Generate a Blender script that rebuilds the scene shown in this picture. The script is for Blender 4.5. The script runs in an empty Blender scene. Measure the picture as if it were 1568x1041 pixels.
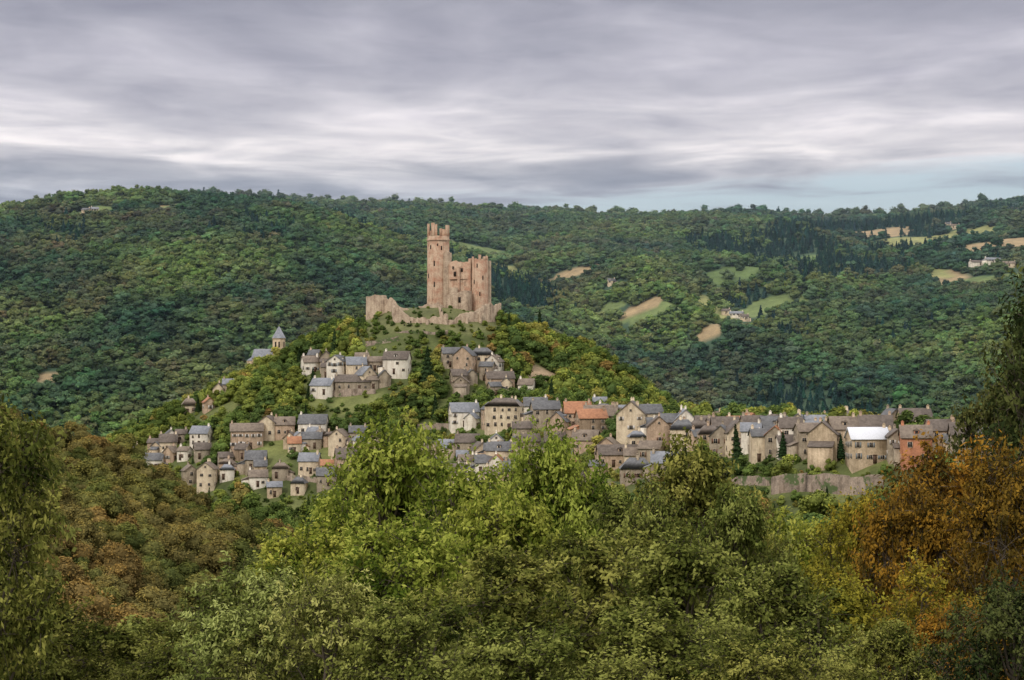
import bpy, math, numpy as np
from mathutils import Vector
F = 3049.0; CX = 784.0; CY = 520.0      # survey constants (bearing / elevation of landmarks)
scene = bpy.context.scene

# ------------------------------------------------------------------ noise
def _h(i, j, s):
    v = np.sin(i*127.1 + j*311.7 + s*74.7)*43758.5453
    return v - np.floor(v)
def vn(x, y, s=0):
    x = np.asarray(x, float); y = np.asarray(y, float)
    i = np.floor(x); j = np.floor(y); fx = x-i; fy = y-j
    fx = fx*fx*(3-2*fx); fy = fy*fy*(3-2*fy)
    return ((_h(i,j,s)*(1-fx)+_h(i+1,j,s)*fx)*(1-fy) + (_h(i,j+1,s)*(1-fx)+_h(i+1,j+1,s)*fx)*fy)
def fbm(x, y, s=0, o=4):
    a = 0.5; r = 0; t = 0
    for k in range(o):
        r = r + a*vn(x*2**k, y*2**k, s+k*13); t += a; a *= 0.5
    return r/t
def smax(a, b, k):
    h = np.clip(0.5+0.5*(a-b)/k, 0, 1)
    return b*(1-h)+a*h + k*h*(1-h)
def sst(x, a, b):
    t = np.clip((x-a)/(b-a), 0, 1); return t*t*(3-2*t)

# ------------------------------------------------------------------ terrain
CPX = np.array([-1500,-600,0,130,240,320,400,500,600,700,800,850,900,1000,1150,1270,1380,1450,1500,1568,2200,3200])
CPY = np.array([330,300,316,314,306,297,302,308,312,314,322,320,328,330,326,332,326,318,312,306,300,330])
RIDGE = [(-20,960,-6),(5,900,-29),(57,790,-35),(99,680,-32),(127,620,-32),(175,545,-34),(270,440,-30),(420,380,-40)]
def H(x, y):
    x = np.asarray(x, float); y = np.asarray(y, float)
    t = np.clip((y-1250)/1850, 0, 1)
    C = (CY-np.interp(x/3100*F+CX, CPX, CPY))*3100/F - 8
    hb = -120 + (C+120)*(0.35*t+0.65*t*t*(3-2*t)*0.6+0.65*0.4*t)
    sp = 1-np.abs(2*fbm(x/520+y/1900, y/1300, 3, 3)-1)*1.6
    hb = hb + np.sin(np.pi*t)*(95*(sp-0.55) + 38*(fbm(x/160, y/210, 9, 3)-0.5))
    hb = np.where(y > 3100, C-0.03*(y-3100), hb)
    dx = x+350; dy = y-2300
    d = np.sqrt((dx*np.where(dx > 0, 1.15, 0.55))**2+(dy*0.9)**2)
    hA = 158-0.36*(np.sqrt(d*d+200**2)-200) + 34*(fbm(x/210, y/260, 21, 3)-0.5)
    dx = x-760; dy = y-2350
    d = np.sqrt((dx*0.75)**2+(dy*0.9)**2)
    hB = 125-0.33*(np.sqrt(d*d+200**2)-200) + 40*(fbm(x/190, y/260, 31, 3)-0.5)
    back = smax(smax(hb, hA, 10), hB, 10)
    # castle hill
    dx = x+40; dy = y-1000
    r = np.sqrt(dx*dx+dy*dy)
    cone = 16-0.53*(np.sqrt(np.maximum(r-16, 0)**2+8**2)-8)
    cone = cone + sst(r, 30, 80)*9*(fbm(x/38, y/38, 5, 3)-0.5)
    best = np.full(np.shape(x+y), -1e3)
    for (x0,y0,z0),(x1,y1,z1) in zip(RIDGE[:-1], RIDGE[1:]):
        ex, ey = x1-x0, y1-y0
        tt = np.clip(((x-x0)*ex+(y-y0)*ey)/(ex*ex+ey*ey), 0, 1)
        dd = np.hypot(x-(x0+ex*tt), y-(y0+ey*tt))
        hh = z0+(z1-z0)*tt - 0.5*(np.sqrt(np.maximum(dd-20, 0)**2+10**2)-10)
        best = np.maximum(best, hh)
    best = best + 3*(fbm(x/30, y/30, 15, 3)-0.5)
    hill = smax(cone, best, 8)
    # near valley side
    nr = -1.7-0.2*np.minimum(y, 150)-0.36*np.maximum(y-150, 0)
    nr = np.minimum(nr, 30)
    nl = -18-0.45*np.maximum(x+105, 0)-0.9*np.maximum(y-410, 0)
    nl = nl + 10*(fbm(x/40, y/40, 55, 3)-0.5)
    nl = np.where(y < 60, -200, nl)
    nl = nl*sst(y, 60, 160)+(1-sst(y, 60, 160))*-120
    near = smax(nr, nl, 6) + 1.2*(fbm(x/14, y/14, 77, 3)-0.5)*sst(y, 5, 30)
    h = smax(smax(back, hill, 12), near, 10)
    return smax(h, -118+4*fbm(x/80, y/80, 2, 2), 6)
def sight(px, py, y0, y1, st=2.0):
    ys = np.arange(y0, y1, st)
    xs = (px-CX)/F*ys; zr = (CY-py)/F*ys
    g = H(xs, ys)-zr
    k = np.argmax(g > 0) if (g > 0).any() else int(np.argmax(g))
    return xs[k], ys[k], float(H(xs[k], ys[k]))

# ------------------------------------------------------------------ materials
def newmat(name):
    m = bpy.data.materials.new(name); m.use_nodes = True
    nt = m.node_tree; b = nt.nodes['Principled BSDF']
    b.inputs['Roughness'].default_value = 0.85
    b.inputs['Specular IOR Level'].default_value = 0.2
    return m, nt, b
def N(nt, t, **kw):
    n = nt.nodes.new(t)
    for k, v in kw.items(): setattr(n, k, v)
    return n
def ramp(nt, fac, stops):
    r = N(nt, 'ShaderNodeValToRGB'); e = r.color_ramp.elements
    while len(e) < len(stops): e.new(0.5)
    for el, (p, c) in zip(e, stops):
        el.position = p; el.color = (*c, 1)
    nt.links.new(fac, r.inputs[0]); return r.outputs[0]
def noise(nt, vec, scale, detail=4, rough=0.6, dist=0):
    n = N(nt, 'ShaderNodeTexNoise'); n.inputs['Scale'].default_value = scale
    n.inputs['Detail'].default_value = detail; n.inputs['Roughness'].default_value = rough
    n.inputs['Distortion'].default_value = dist
    if vec is not None: nt.links.new(vec, n.inputs['Vector'])
    return n.outputs['Fac']
def mul(nt, a, b, f=1.0):
    m = N(nt, 'ShaderNodeMix', data_type='RGBA', blend_type='MULTIPLY')
    m.inputs[0].default_value = f
    nt.links.new(a, m.inputs[6]); nt.links.new(b, m.inputs[7]); return m.outputs[2]
def stone(name, c, c2, var=0.35, ivy=None):
    m, nt, b = newmat(name)
    tc = N(nt, 'ShaderNodeTexCoord').outputs['Object']
    n1 = noise(nt, tc, 0.35, 6, 0.65)
    col = ramp(nt, n1, [(0.36, c2), (0.58, c)])
    n2 = noise(nt, tc, 1.9, 5, 0.75)
    v = ramp(nt, n2, [(0.25, (1-var,)*3), (0.7, (1.12,)*3)])
    out = mul(nt, col, v)
    mp = N(nt, 'ShaderNodeMapping'); mp.inputs['Scale'].default_value = (0.9, 0.9, 0.12)
    nt.links.new(tc, mp.inputs[0])
    n3 = noise(nt, mp.outputs[0], 1.0, 3, 0.6)
    out = mul(nt, out, ramp(nt, n3, [(0.32, (0.68, 0.65, 0.62)), (0.5, (1, 1, 1))]))
    if ivy:
        g = ramp(nt, noise(nt, tc, 0.16, 6, 0.7), [(0.52, (0,0,0)), (0.57, (1,1,1))])
        mx = N(nt, 'ShaderNodeMix', data_type='RGBA'); nt.links.new(g, mx.inputs[0]); nt.links.new(out, mx.inputs[6]); mx.inputs[7].default_value = (*ivy,1); out = mx.outputs[2]
    nt.links.new(out, b.inputs['Base Color'])
    bp = N(nt, 'ShaderNodeBump'); bp.inputs['Distance'].default_value = 0.15
    bp.inputs['Strength'].default_value = 0.6
    nt.links.new(noise(nt, tc, 2.5, 4, 0.7), bp.inputs['Height'])
    nt.links.new(bp.outputs[0], b.inputs['Normal'])
    return m
def roofmat(name, c, c2):
    m, nt, b = newmat(name)
    tc = N(nt, 'ShaderNodeTexCoord').outputs['Object']
    col = ramp(nt, noise(nt, tc, 0.8, 6, 0.7), [(0.35, c2), (0.62, c)])
    w = N(nt, 'ShaderNodeTexWave', wave_type='BANDS', bands_direction='Z')
    w.inputs['Scale'].default_value = 1.3; w.inputs['Distortion'].default_value = 1.5
    nt.links.new(tc, w.inputs['Vector'])
    col = mul(nt, col, ramp(nt, w.outputs['Fac'], [(0.0, (0.8,)*3), (0.5, (1.05,)*3)]))
    nt.links.new(col, b.inputs['Base Color'])
    b.inputs['Roughness'].default_value = 0.6
    return m
def flat(name, c, rough=0.6):
    m, nt, b = newmat(name)
    tc = N(nt, 'ShaderNodeTexCoord').outputs['Object']
    k = 0.8
    col = ramp(nt, noise(nt, tc, 3, 3), [(0.3, tuple(q*k for q in c)), (0.7, c)])
    nt.links.new(col, b.inputs['Base Color']); b.inputs['Roughness'].default_value = rough
    return m
def leafmat(name, cols=None, trans=0.25):
    """cols: 3 stops driven by clump tint; None = colour from the scatter points"""
    m = bpy.data.materials.new(name); m.use_nodes = True; nt = m.node_tree
    nt.nodes.remove(nt.nodes['Principled BSDF'])
    at = N(nt, 'ShaderNodeAttribute', attribute_name='tint')
    if cols is None:
        ic = N(nt, 'ShaderNodeAttribute', attribute_name='tcol', attribute_type='INSTANCER')
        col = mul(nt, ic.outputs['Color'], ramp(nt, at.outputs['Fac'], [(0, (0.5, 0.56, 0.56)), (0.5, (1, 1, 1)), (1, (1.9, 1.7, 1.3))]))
    else:
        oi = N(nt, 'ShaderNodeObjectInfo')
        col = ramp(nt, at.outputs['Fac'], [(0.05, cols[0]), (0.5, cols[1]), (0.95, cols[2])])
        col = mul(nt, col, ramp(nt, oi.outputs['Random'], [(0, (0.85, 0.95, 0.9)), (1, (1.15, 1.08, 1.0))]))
    df = N(nt, 'ShaderNodeBsdfDiffuse'); nt.links.new(col, df.inputs['Color'])
    out = df.outputs[0]
    if trans > 0:
        tr = N(nt, 'ShaderNodeBsdfTranslucent'); nt.links.new(col, tr.inputs['Color'])
        mx = N(nt, 'ShaderNodeMixShader'); mx.inputs[0].default_value = trans
        nt.links.new(out, mx.inputs[1]); nt.links.new(tr.outputs[0], mx.inputs[2]); out = mx.outputs[0]
    nt.links.new(out, nt.nodes['Material Output'].inputs['Surface'])
    return m

M_bark = flat('bark', (0.13, 0.105, 0.08), 0.9)
M_leafi = leafmat('foliage_varied', None, 0.0)
WALLS = [stone('wall_beige', (0.64,0.50,0.34), (0.44,0.34,0.225)),
         stone('wall_pink', (0.60,0.44,0.31), (0.41,0.295,0.205)),
         stone('wall_grey', (0.46,0.38,0.28), (0.31,0.25,0.185)),
         stone('wall_cream', (0.76,0.63,0.45), (0.59,0.47,0.33), 0.22),
         stone('wall_white', (0.85,0.78,0.66), (0.72,0.64,0.53), 0.15),
         stone('wall_brown', (0.38,0.28,0.19), (0.26,0.19,0.13))]
W_RED = stone('wall_orange_render', (0.62,0.27,0.15), (0.44,0.20,0.12))
ROOFS = [roofmat('slate_grey', (0.185,0.185,0.19), (0.10,0.10,0.105)),
         roofmat('slate_blue', (0.29,0.30,0.33), (0.175,0.185,0.205)),
         roofmat('slate_brown', (0.19,0.155,0.13), (0.105,0.085,0.072)),
         roofmat('lauze_warm', (0.28,0.225,0.175), (0.16,0.125,0.10))]
R_TILE = roofmat('clay_tile', (0.50,0.24,0.13), (0.33,0.155,0.09))
R_METAL = flat('pale_metal_sheet', (0.82,0.84,0.90), 0.4)
M_glass = flat('window_glass', (0.03,0.03,0.034), 0.15)
M_trim = flat('window_surround', (0.58,0.48,0.36), 0.8)
SHUT = [flat('shutter_brown', (0.16,0.08,0.05)), flat('shutter_white', (0.6,0.58,0.55)), flat('shutter_grey', (0.2,0.23,0.25))]
M_door = flat('door_wood', (0.10,0.06,0.04))
M_castle = stone('castle_sandstone', (0.54,0.39,0.275), (0.42,0.23,0.15), 0.45)
M_castle2 = stone('castle_pale_stone', (0.50,0.39,0.28), (0.31,0.225,0.16), 0.5)
M_ruin = stone('ruin_stone', (0.35,0.275,0.21), (0.19,0.15,0.115), 0.5, (0.07,0.095,0.035))
M_dark = flat('opening_painted_shade', (0.03,0.025,0.022), 0.9)  # dark colour stands in for the shade inside castle and church openings

# ------------------------------------------------------------------ mesh builder
class MB:
    def __init__(s): s.V=[]; s.Fc=[]; s.mi=[]; s.t=[]; s.n=0
    def add(s, V, Fs, mi=0, tint=0.5):
        V = np.asarray(V, float); Fs = np.asarray(Fs, int)
        s.V.append(V); s.Fc.append(Fs+s.n); s.mi.append(np.full(len(Fs), mi))
        s.t.append(np.full(len(V), tint) if np.isscalar(tint) else np.asarray(tint)); s.n += len(V)
    def box(s, x0,x1,y0,y1,z0,z1, mi=0):
        V = [(x0,y0,z0),(x1,y0,z0),(x1,y1,z0),(x0,y1,z0),(x0,y0,z1),(x1,y0,z1),(x1,y1,z1),(x0,y1,z1)]
        s.add(V, [(0,3,2,1),(4,5,6,7),(0,1,5,4),(1,2,6,5),(2,3,7,6),(3,0,4,7)], mi)
    def mesh(s, name, mats, smooth=False):
        me = bpy.data.meshes.new(name)
        V = np.concatenate(s.V); me.vertices.add(len(V)); me.vertices.foreach_set('co', V.astype(np.float32).ravel())
        L = np.concatenate([f.ravel() for f in s.Fc]); tot = np.concatenate([np.full(len(f), f.shape[1]) for f in s.Fc])
        me.loops.add(len(L)); me.loops.foreach_set('vertex_index', L.astype(np.int32))
        st = np.concatenate([[0], np.cumsum(tot)[:-1]])
        me.polygons.add(len(tot)); me.polygons.foreach_set('loop_start', st.astype(np.int32))
        me.polygons.foreach_set('material_index', np.concatenate(s.mi).astype(np.int32))
        if smooth: me.polygons.foreach_set('use_smooth', np.ones(len(tot), bool))
        a = me.attributes.new('tint', 'FLOAT', 'POINT'); a.data.foreach_set('value', np.concatenate(s.t).astype(np.float32))
        for m in mats: me.materials.append(m)
        me.update(calc_edges=True); me.validate()
        return me
def obj(name, me, parent=None, loc=(0,0,0), rz=0, coll=None):
    o = bpy.data.objects.new(name, me); o.location = loc; o.rotation_euler = (0,0,rz)
    (coll or scene.collection).objects.link(o)
    if parent: o.parent = parent
    return o
def empty(name, loc, rz=0):
    return obj(name, None, None, loc, rz)

# ------------------------------------------------------------------ vegetation prototypes
import bmesh
_bm = bmesh.new(); bmesh.ops.create_icosphere(_bm, subdivisions=2, radius=1)
ICO_V = np.array([v.co[:] for v in _bm.verts]); ICO_F = np.array([[v.index for v in f.verts] for f in _bm.faces]); _bm.free()
def unit(v): return v/np.maximum(np.linalg.norm(v, axis=-1, keepdims=True), 1e-6)
def leaves(mb, C, out, size, tint, rng, mi=0, asp=0.55, ub=0.5, rnd=0.55):
    n = len(C)
    nrm = unit(out*0.6 + rng.normal(size=(n,3))*rnd + np.array([0,0,ub]))
    a = unit(np.cross(nrm, rng.normal(size=(n,3)))); b = np.cross(nrm, a)
    l = size*rng.uniform(0.6, 1.3, (n,1)); w = l*asp
    V = np.stack([C-a*l, C+b*w, C+a*l, C-b*w], 1).reshape(-1,3)
    mb.add(V, np.arange(4*n).reshape(n,4), mi, np.repeat(np.clip(tint,0,1), 4))
def tube(mb, P, r0, r1, k=6, mi=1):
    P = np.asarray(P); n = len(P); V=[]
    for i in range(n):
        d = unit((P[min(i+1,n-1)]-P[max(i-1,0)])[None])[0]
        u = unit(np.cross(d, [0.3,0.9,0.1])[None])[0]; v = np.cross(d,u); r = r0+(r1-r0)*i/(n-1)
        for j in range(k):
            a = 2*math.pi*j/k; V.append(P[i]+r*(u*math.cos(a)+v*math.sin(a)))
    Fs = [(i*k+j, i*k+(j+1)%k, (i+1)*k+(j+1)%k, (i+1)*k+j) for i in range(n-1) for j in range(k)]
    mb.add(V, Fs, mi)
def lumps(rng, n, h, rw, z0, rmin, rmax):
    out=[]
    for i in range(n):
        z = rng.uniform(0,1); a = rng.uniform(0, 2*math.pi)
        prof = math.sin(math.pi*min(1, (z*0.8+0.16)))**0.7
        rr = rw*prof*math.sqrt(rng.uniform(0.05,1))
        out.append((rr*math.cos(a), rr*math.sin(a), h*(z0+(0.93-z0)*z), rng.uniform(rmin,rmax)*(0.75+0.5*prof)))
    return np.array(out)
def simple_tree(name, rng, h, rw, nl, nleaf, size, mat, z0=0.25, rr=(0.16,0.26), rnd=0.4):
    mb = MB(); L = lumps(rng, nl, h, rw, z0, h*rr[0], h*rr[1])
    tube(mb, [(0,0,-h*0.15),(0.1,0,h*0.3),(0.0,0.1,h*0.6)], h*0.025, h*0.012, 5, 1)
    for c in L[:4]: tube(mb, [(0,0,h*0.25), (c[0]*0.6,c[1]*0.6,c[2]*0.8), c[:3]], h*0.012, h*0.005, 4, 1)
    per = max(1, nleaf//nl)
    for c in L:
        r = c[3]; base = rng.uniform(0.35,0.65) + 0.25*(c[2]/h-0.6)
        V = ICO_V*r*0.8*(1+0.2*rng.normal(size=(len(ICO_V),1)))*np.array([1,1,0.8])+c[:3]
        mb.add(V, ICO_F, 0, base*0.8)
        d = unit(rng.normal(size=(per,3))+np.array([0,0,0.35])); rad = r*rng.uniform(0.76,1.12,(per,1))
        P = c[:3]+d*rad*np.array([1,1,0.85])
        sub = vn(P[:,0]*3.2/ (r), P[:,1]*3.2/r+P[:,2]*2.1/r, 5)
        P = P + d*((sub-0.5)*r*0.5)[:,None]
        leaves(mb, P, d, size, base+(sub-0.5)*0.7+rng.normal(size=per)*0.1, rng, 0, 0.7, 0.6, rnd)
    return mb.mesh(name, [mat, M_bark])
def conifer_mesh(name, rng, h, rw, nleaf, size, mat):
    mb = MB(); tube(mb, [(0,0,-h*0.1),(0,0,h*0.5),(0,0,h*0.97)], h*0.02, h*0.003, 5, 1)
    z = np.sqrt(rng.uniform(0,1,nleaf)); zz = h*(1-0.9*z)
    tier = 0.75+0.25*np.cos(z*9*2*math.pi)
    a = rng.uniform(0,2*math.pi,nleaf); arm = 0.8+0.2*np.sin(a*7+zz*2)
    rad = rw*z*tier*arm*rng.uniform(0.55,1.05,nleaf)+0.05
    P = np.stack([rad*np.cos(a), rad*np.sin(a), zz-rad*0.25],1)
    out = np.stack([np.cos(a),np.sin(a),np.full(nleaf,0.4)],1)
    leaves(mb, P, out, size, 0.25+0.5*rad/rw+rng.normal(size=nleaf)*0.12, rng, 0, 0.5)
    k=8; V=[(0,0,h*0.9)]+[(rw*0.55*math.cos(i*2*math.pi/k), rw*0.55*math.sin(i*2*math.pi/k), h*0.12) for i in range(k)]
    mb.add(V, [(0,1+i,1+(i+1)%k) for i in range(k)], 0, 0.2)
    return mb.mesh(name, [mat, M_bark])
def big_tree(name, rng, h, rw, nl, twigs, per, size, mat, z0=0.22, rr=(0.13,0.22), spread=0.15, droop=0.0, asp=0.5):
    """trunk, limbs, twigs, individual leaves; nominal height h"""
    mb = MB(); L = lumps(rng, nl, h, rw, z0, h*rr[0], h*rr[1])
    top = np.array([rng.normal()*0.3, rng.normal()*0.3, h*0.8])
    tr = np.array([(0,0,-h*0.12),(0.05*h*rng.normal()*0.3,0,h*0.2),(0.03*h*rng.normal(),0.02*h,h*0.5), top])
    tube(mb, tr, h*0.022, h*0.006, 8, 1)
    for c in L:
        zb = min(max(c[2]-rng.uniform(0.15,0.3)*h, h*0.1), h*0.7); f = zb/(h*0.8)
        s = np.array([top[0]*f, top[1]*f, zb]); e = c[:3]
        m1 = s+(e-s)*0.4+np.array([0,0,-0.05*h]); m2 = s+(e-s)*0.75+np.array([0,0,-0.02*h])+rng.normal(size=3)*0.01*h
        tube(mb, [s,m1,m2,e], h*0.009, h*0.0025, 5, 1)
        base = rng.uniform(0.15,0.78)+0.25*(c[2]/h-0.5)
        d = unit(rng.normal(size=(twigs,3))+np.array([0,0,0.3])); ln = c[3]*rng.uniform(0.7,1.4,(twigs,1))
        ends = e+d*ln
        ends[:,2] -= droop*ln[:,0]
        st = e+rng.normal(size=(twigs,3))*c[3]*0.15
        for i in range(twigs):
            tube(mb, [st[i], (st[i]+ends[i])/2+np.array([0,0,0.04*c[3]]), ends[i]], h*0.0018, h*0.0006, 3, 1)
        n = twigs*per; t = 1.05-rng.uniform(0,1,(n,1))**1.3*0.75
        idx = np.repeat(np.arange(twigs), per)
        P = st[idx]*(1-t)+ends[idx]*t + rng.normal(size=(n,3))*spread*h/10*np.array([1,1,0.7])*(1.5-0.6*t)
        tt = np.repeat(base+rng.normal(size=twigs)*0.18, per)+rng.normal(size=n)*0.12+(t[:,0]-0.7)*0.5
        leaves(mb, P, d[idx], size, tt, rng, 0, asp, 0.6, 0.5)
    return mb.mesh(name, [mat, M_bark])

def proto_coll(name, meshes):
    c = bpy.data.collections.new(name)
    for i, m in enumerate(meshes):
        c.objects.link(bpy.data.objects.new('%s_p%02d' % (name, i), m))
    return c
def scatter(name, P, scl, idx, col, coll, rng):
    n = len(P); me = bpy.data.meshes.new(name); me.vertices.add(n)
    me.vertices.foreach_set('co', P.astype(np.float32).ravel())
    rot = np.zeros((n,3)); rot[:,2] = rng.uniform(0,6.283,n); rot[:,:2] = rng.normal(size=(n,2))*0.05
    a = me.attributes.new('rot','FLOAT_VECTOR','POINT'); a.data.foreach_set('vector', rot.astype(np.float32).ravel())
    a = me.attributes.new('scl','FLOAT_VECTOR','POINT'); a.data.foreach_set('vector', scl.astype(np.float32).ravel())
    a = me.attributes.new('idx','INT','POINT'); a.data.foreach_set('value', idx.astype(np.int32))
    a = me.attributes.new('tcol','FLOAT_COLOR','POINT'); a.data.foreach_set('color', np.concatenate([col, np.ones((n,1))],1).astype(np.float32).ravel())
    o = obj(name, me)
    ng = bpy.data.node_groups.new(name+'_nodes','GeometryNodeTree')
    ng.interface.new_socket('Geometry', in_out='INPUT', socket_type='NodeSocketGeometry')
    ng.interface.new_socket('Geometry', in_out='OUTPUT', socket_type='NodeSocketGeometry')
    gi = ng.nodes.new('NodeGroupInput'); go = ng.nodes.new('NodeGroupOutput')
    ip = ng.nodes.new('GeometryNodeInstanceOnPoints'); ci = ng.nodes.new('GeometryNodeCollectionInfo')
    ci.inputs['Collection'].default_value = coll
    ci.inputs['Separate Children'].default_value = True; ci.inputs['Reset Children'].default_value = True
    def na(nm, dt):
        q = ng.nodes.new('GeometryNodeInputNamedAttribute'); q.data_type = dt; q.inputs['Name'].default_value = nm
        return [s for s in q.outputs if s.enabled][0]
    ip.inputs['Pick Instance'].default_value = True
    lk = ng.links.new
    lk(gi.outputs[0], ip.inputs['Points']); lk(ci.outputs[0], ip.inputs['Instance'])
    lk(na('idx','INT'), ip.inputs['Instance Index']); lk(na('rot','FLOAT_VECTOR'), ip.inputs['Rotation'])
    lk(na('scl','FLOAT_VECTOR'), ip.inputs['Scale']); lk(ip.outputs[0], go.inputs[0])
    md = o.modifiers.new('scatter','NODES'); md.node_group = ng
    return o
def grid(x0,x1,y0,y1,s,rng):
    X,Y = np.meshgrid(np.arange(x0,x1,s), np.arange(y0,y1,s))
    X = X.ravel()+rng.uniform(-.5,.5,X.size)*s*0.9; Y = Y.ravel()+rng.uniform(-.5,.5,Y.size)*s*0.9
    return X,Y

# ------------------------------------------------------------------ fields / clearings on the far hills
FIELDS = []   # x,y,rx,ry,angle,color
def field(px,py,w,h,c,tilt=0.0,y0=1500):
    x,y,z = sight(px,py,y0,3400,6)
    sl = float(H(x,y+25)-H(x,y-25))/50 - z/y          # slope as seen across the valley
    ry = h*y/F/max(0.10,sl)/2
    FIELDS.append((x,y,w*y/F/2, min(90,max(14, ry+4)), tilt, c))
GR=(0.15,0.20,0.075); TN=(0.33,0.25,0.15); GY=(0.26,0.27,0.11); DK=(0.11,0.165,0.06)
field(880,418,95,8,TN,0.2); field(1000,474,110,10,GR); field(985,469,64,5,TN); field(935,470,40,6,GR)
field(1100,482,36,34,GY,0.3); field(1088,508,36,10,TN); field(1195,464,80,12,GR); field(1145,480,50,10,GR)
field(1345,356,100,11,TN); field(1400,370,110,14,GY); field(1470,365,120,24,GY); field(1550,365,50,20,TN); field(1500,378,80,8,TN)
field(1450,425,60,16,TN); field(1520,428,110,10,GR); field(1440,418,30,14,GY); field(730,384,85,12,GR); field(775,412,44,10,GY)
field(245,320,80,10,TN); field(100,312,90,9,GY); field(160,324,60,13,GR); field(265,318,25,13,GR); field(30,308,90,7,TN); field(120,330,50,6,TN)
field(1125,420,85,20,DK); field(920,322,120,6,GY); field(75,580,34,6,TN); field(1240,395,50,6,DK); field(600,404,40,5,DK)
def in_field(x,y,grow=1.0):
    m = np.zeros(np.shape(x), int)-1
    wob = 0.25+1.5*fbm(x/26,y/26,88,3)
    for i,(fx,fy,rx,ry,t,c) in enumerate(FIELDS):
        dx = x-fx; dy = y-fy; sk_ = math.sin(i*2.3)*0.35; u = dx*math.cos(t)+dy*math.sin(t)*0.5; v = dy + dx*sk_*ry/rx
        m = np.where((np.abs(u/rx)**2.6+np.abs(v/ry)**2.6) < wob*grow, i, m)
    return m

# ------------------------------------------------------------------ terrain mesh
xs = np.concatenate([np.arange(-5200,-1500,100), np.arange(-1500,-340,12), np.arange(-340,340,4.5), np.arange(340,1500,12), np.arange(1500,5300,100)])
ys = np.concatenate([np.arange(-400,0,20), np.arange(0,1250,4.5), np.arange(1250,3500,10), np.arange(3500,9000,110)])
X,Y = np.meshgrid(xs,ys); Z = H(X,Y)
nx,ny = len(xs),len(ys)
idx = np.arange(nx*ny).reshape(ny,nx)
Q = np.stack([idx[:-1,:-1],idx[:-1,1:],idx[1:,1:],idx[1:,:-1]],-1).reshape(-1,4)
mb = MB(); mb.add(np.stack([X,Y,Z],-1).reshape(-1,3), Q)
m,nt,b = newmat('ground_cover')
ca = N(nt,'ShaderNodeAttribute',attribute_name='gcol').outputs['Color']
geo = N(nt,'ShaderNodeNewGeometry').outputs['Position']
c = mul(nt, ca, ramp(nt, noise(nt, geo, 0.06, 6, 0.7), [(0.3,(0.6,0.62,0.6)),(0.7,(1.35,1.3,1.2))]))
c = mul(nt, c, ramp(nt, noise(nt, geo, 0.9, 4, 0.7), [(0.3,(0.75,)*3),(0.7,(1.2,)*3)]))
nt.links.new(c, b.inputs['Base Color'])
me = mb.mesh('terrain',[m],True)
gc = np.zeros((ny,nx,3)); gc[:] = (0.06,0.075,0.03)
gc[Y>1250] = (0.05,0.09,0.055)
fi = in_field(X,Y,1.25)
for i,f in enumerate(FIELDS): gc[(fi==i)&(Y>1250)] = f[5]
hillm = (np.hypot(X+40,Y-1000)<260)|((Y>520)&(Y<960)&(Z>-70))
g2 = fbm(X/22,Y/22,61,3)
gc[hillm] = (0.09,0.11,0.038)
gc[hillm&(g2>0.58)] = (0.16,0.18,0.065)
gc[(np.hypot(X+40,Y-1000)<46)] = (0.14,0.15,0.065)
gc[(np.hypot(X-15,(Y-935)*0.7)<10)] = (0.33,0.25,0.17)
a = me.attributes.new('gcol','FLOAT_COLOR','POINT')
a.data.foreach_set('color', np.concatenate([gc.reshape(-1,3),np.ones((nx*ny,1))],1).astype(np.float32).ravel())
obj('terrain', me)

# ------------------------------------------------------------------ houses
PLOTS = []
def window(mbs, face, u, z, w, h, W2, D2, sh, rng):
    tr, gl, st = mbs
    def bx(m, u0,u1,z0,z1,p0,p1):
        if face==0: m.box(u0,u1,-D2-p1,-D2-p0,z0,z1)
        elif face==1: m.box(u0,u1,D2+p0,D2+p1,z0,z1)
        elif face==2: m.box(-W2-p1,-W2-p0,u0,u1,z0,z1)
        else: m.box(W2+p0,W2+p1,u0,u1,z0,z1)
    f = 0.13
    bx(tr, u-w/2-f,u-w/2,z-f,z+h+f,-0.05,0.07); bx(tr,u+w/2,u+w/2+f,z-f,z+h+f,-0.05,0.07)
    bx(tr, u-w/2,u+w/2,z-f,z,-0.05,0.12); bx(tr,u-w/2,u+w/2,z+h,z+h+f,-0.05,0.07)
    bx(gl, u-w/2,u+w/2,z,z+h,-0.05,0.012)
    bx(tr, u-0.03,u+0.03,z+0.01,z+h-0.01,0.012,0.04)
    if sh:
        bx(st, u-w/2-f-w*0.5,u-w/2-f-0.01,z,z+h,0.0,0.06); bx(st,u+w/2+f+0.01,u+w/2+f+w*0.5,z,z+h,0.0,0.06)
def gable_roof(mb, W2, D2, h, rh, ov=0.4, th=0.22):
    s = rh/D2
    for sg in (-1,1):
        y1 = sg*(D2+ov); z1 = h-ov*s
        V = [(-W2-ov,0,h+rh+th),(W2+ov,0,h+rh+th),(W2+ov,y1,z1+th),(-W2-ov,y1,z1+th),
             (-W2-ov,0,h+rh+0.01),(W2+ov,0,h+rh+0.01),(W2+ov,y1,z1+0.01),(-W2-ov,y1,z1+0.01)]
        mb.add(V, [(0,1,2,3),(7,6,5,4),(3,2,6,7),(0,3,7,4),(2,1,5,6)])
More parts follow.
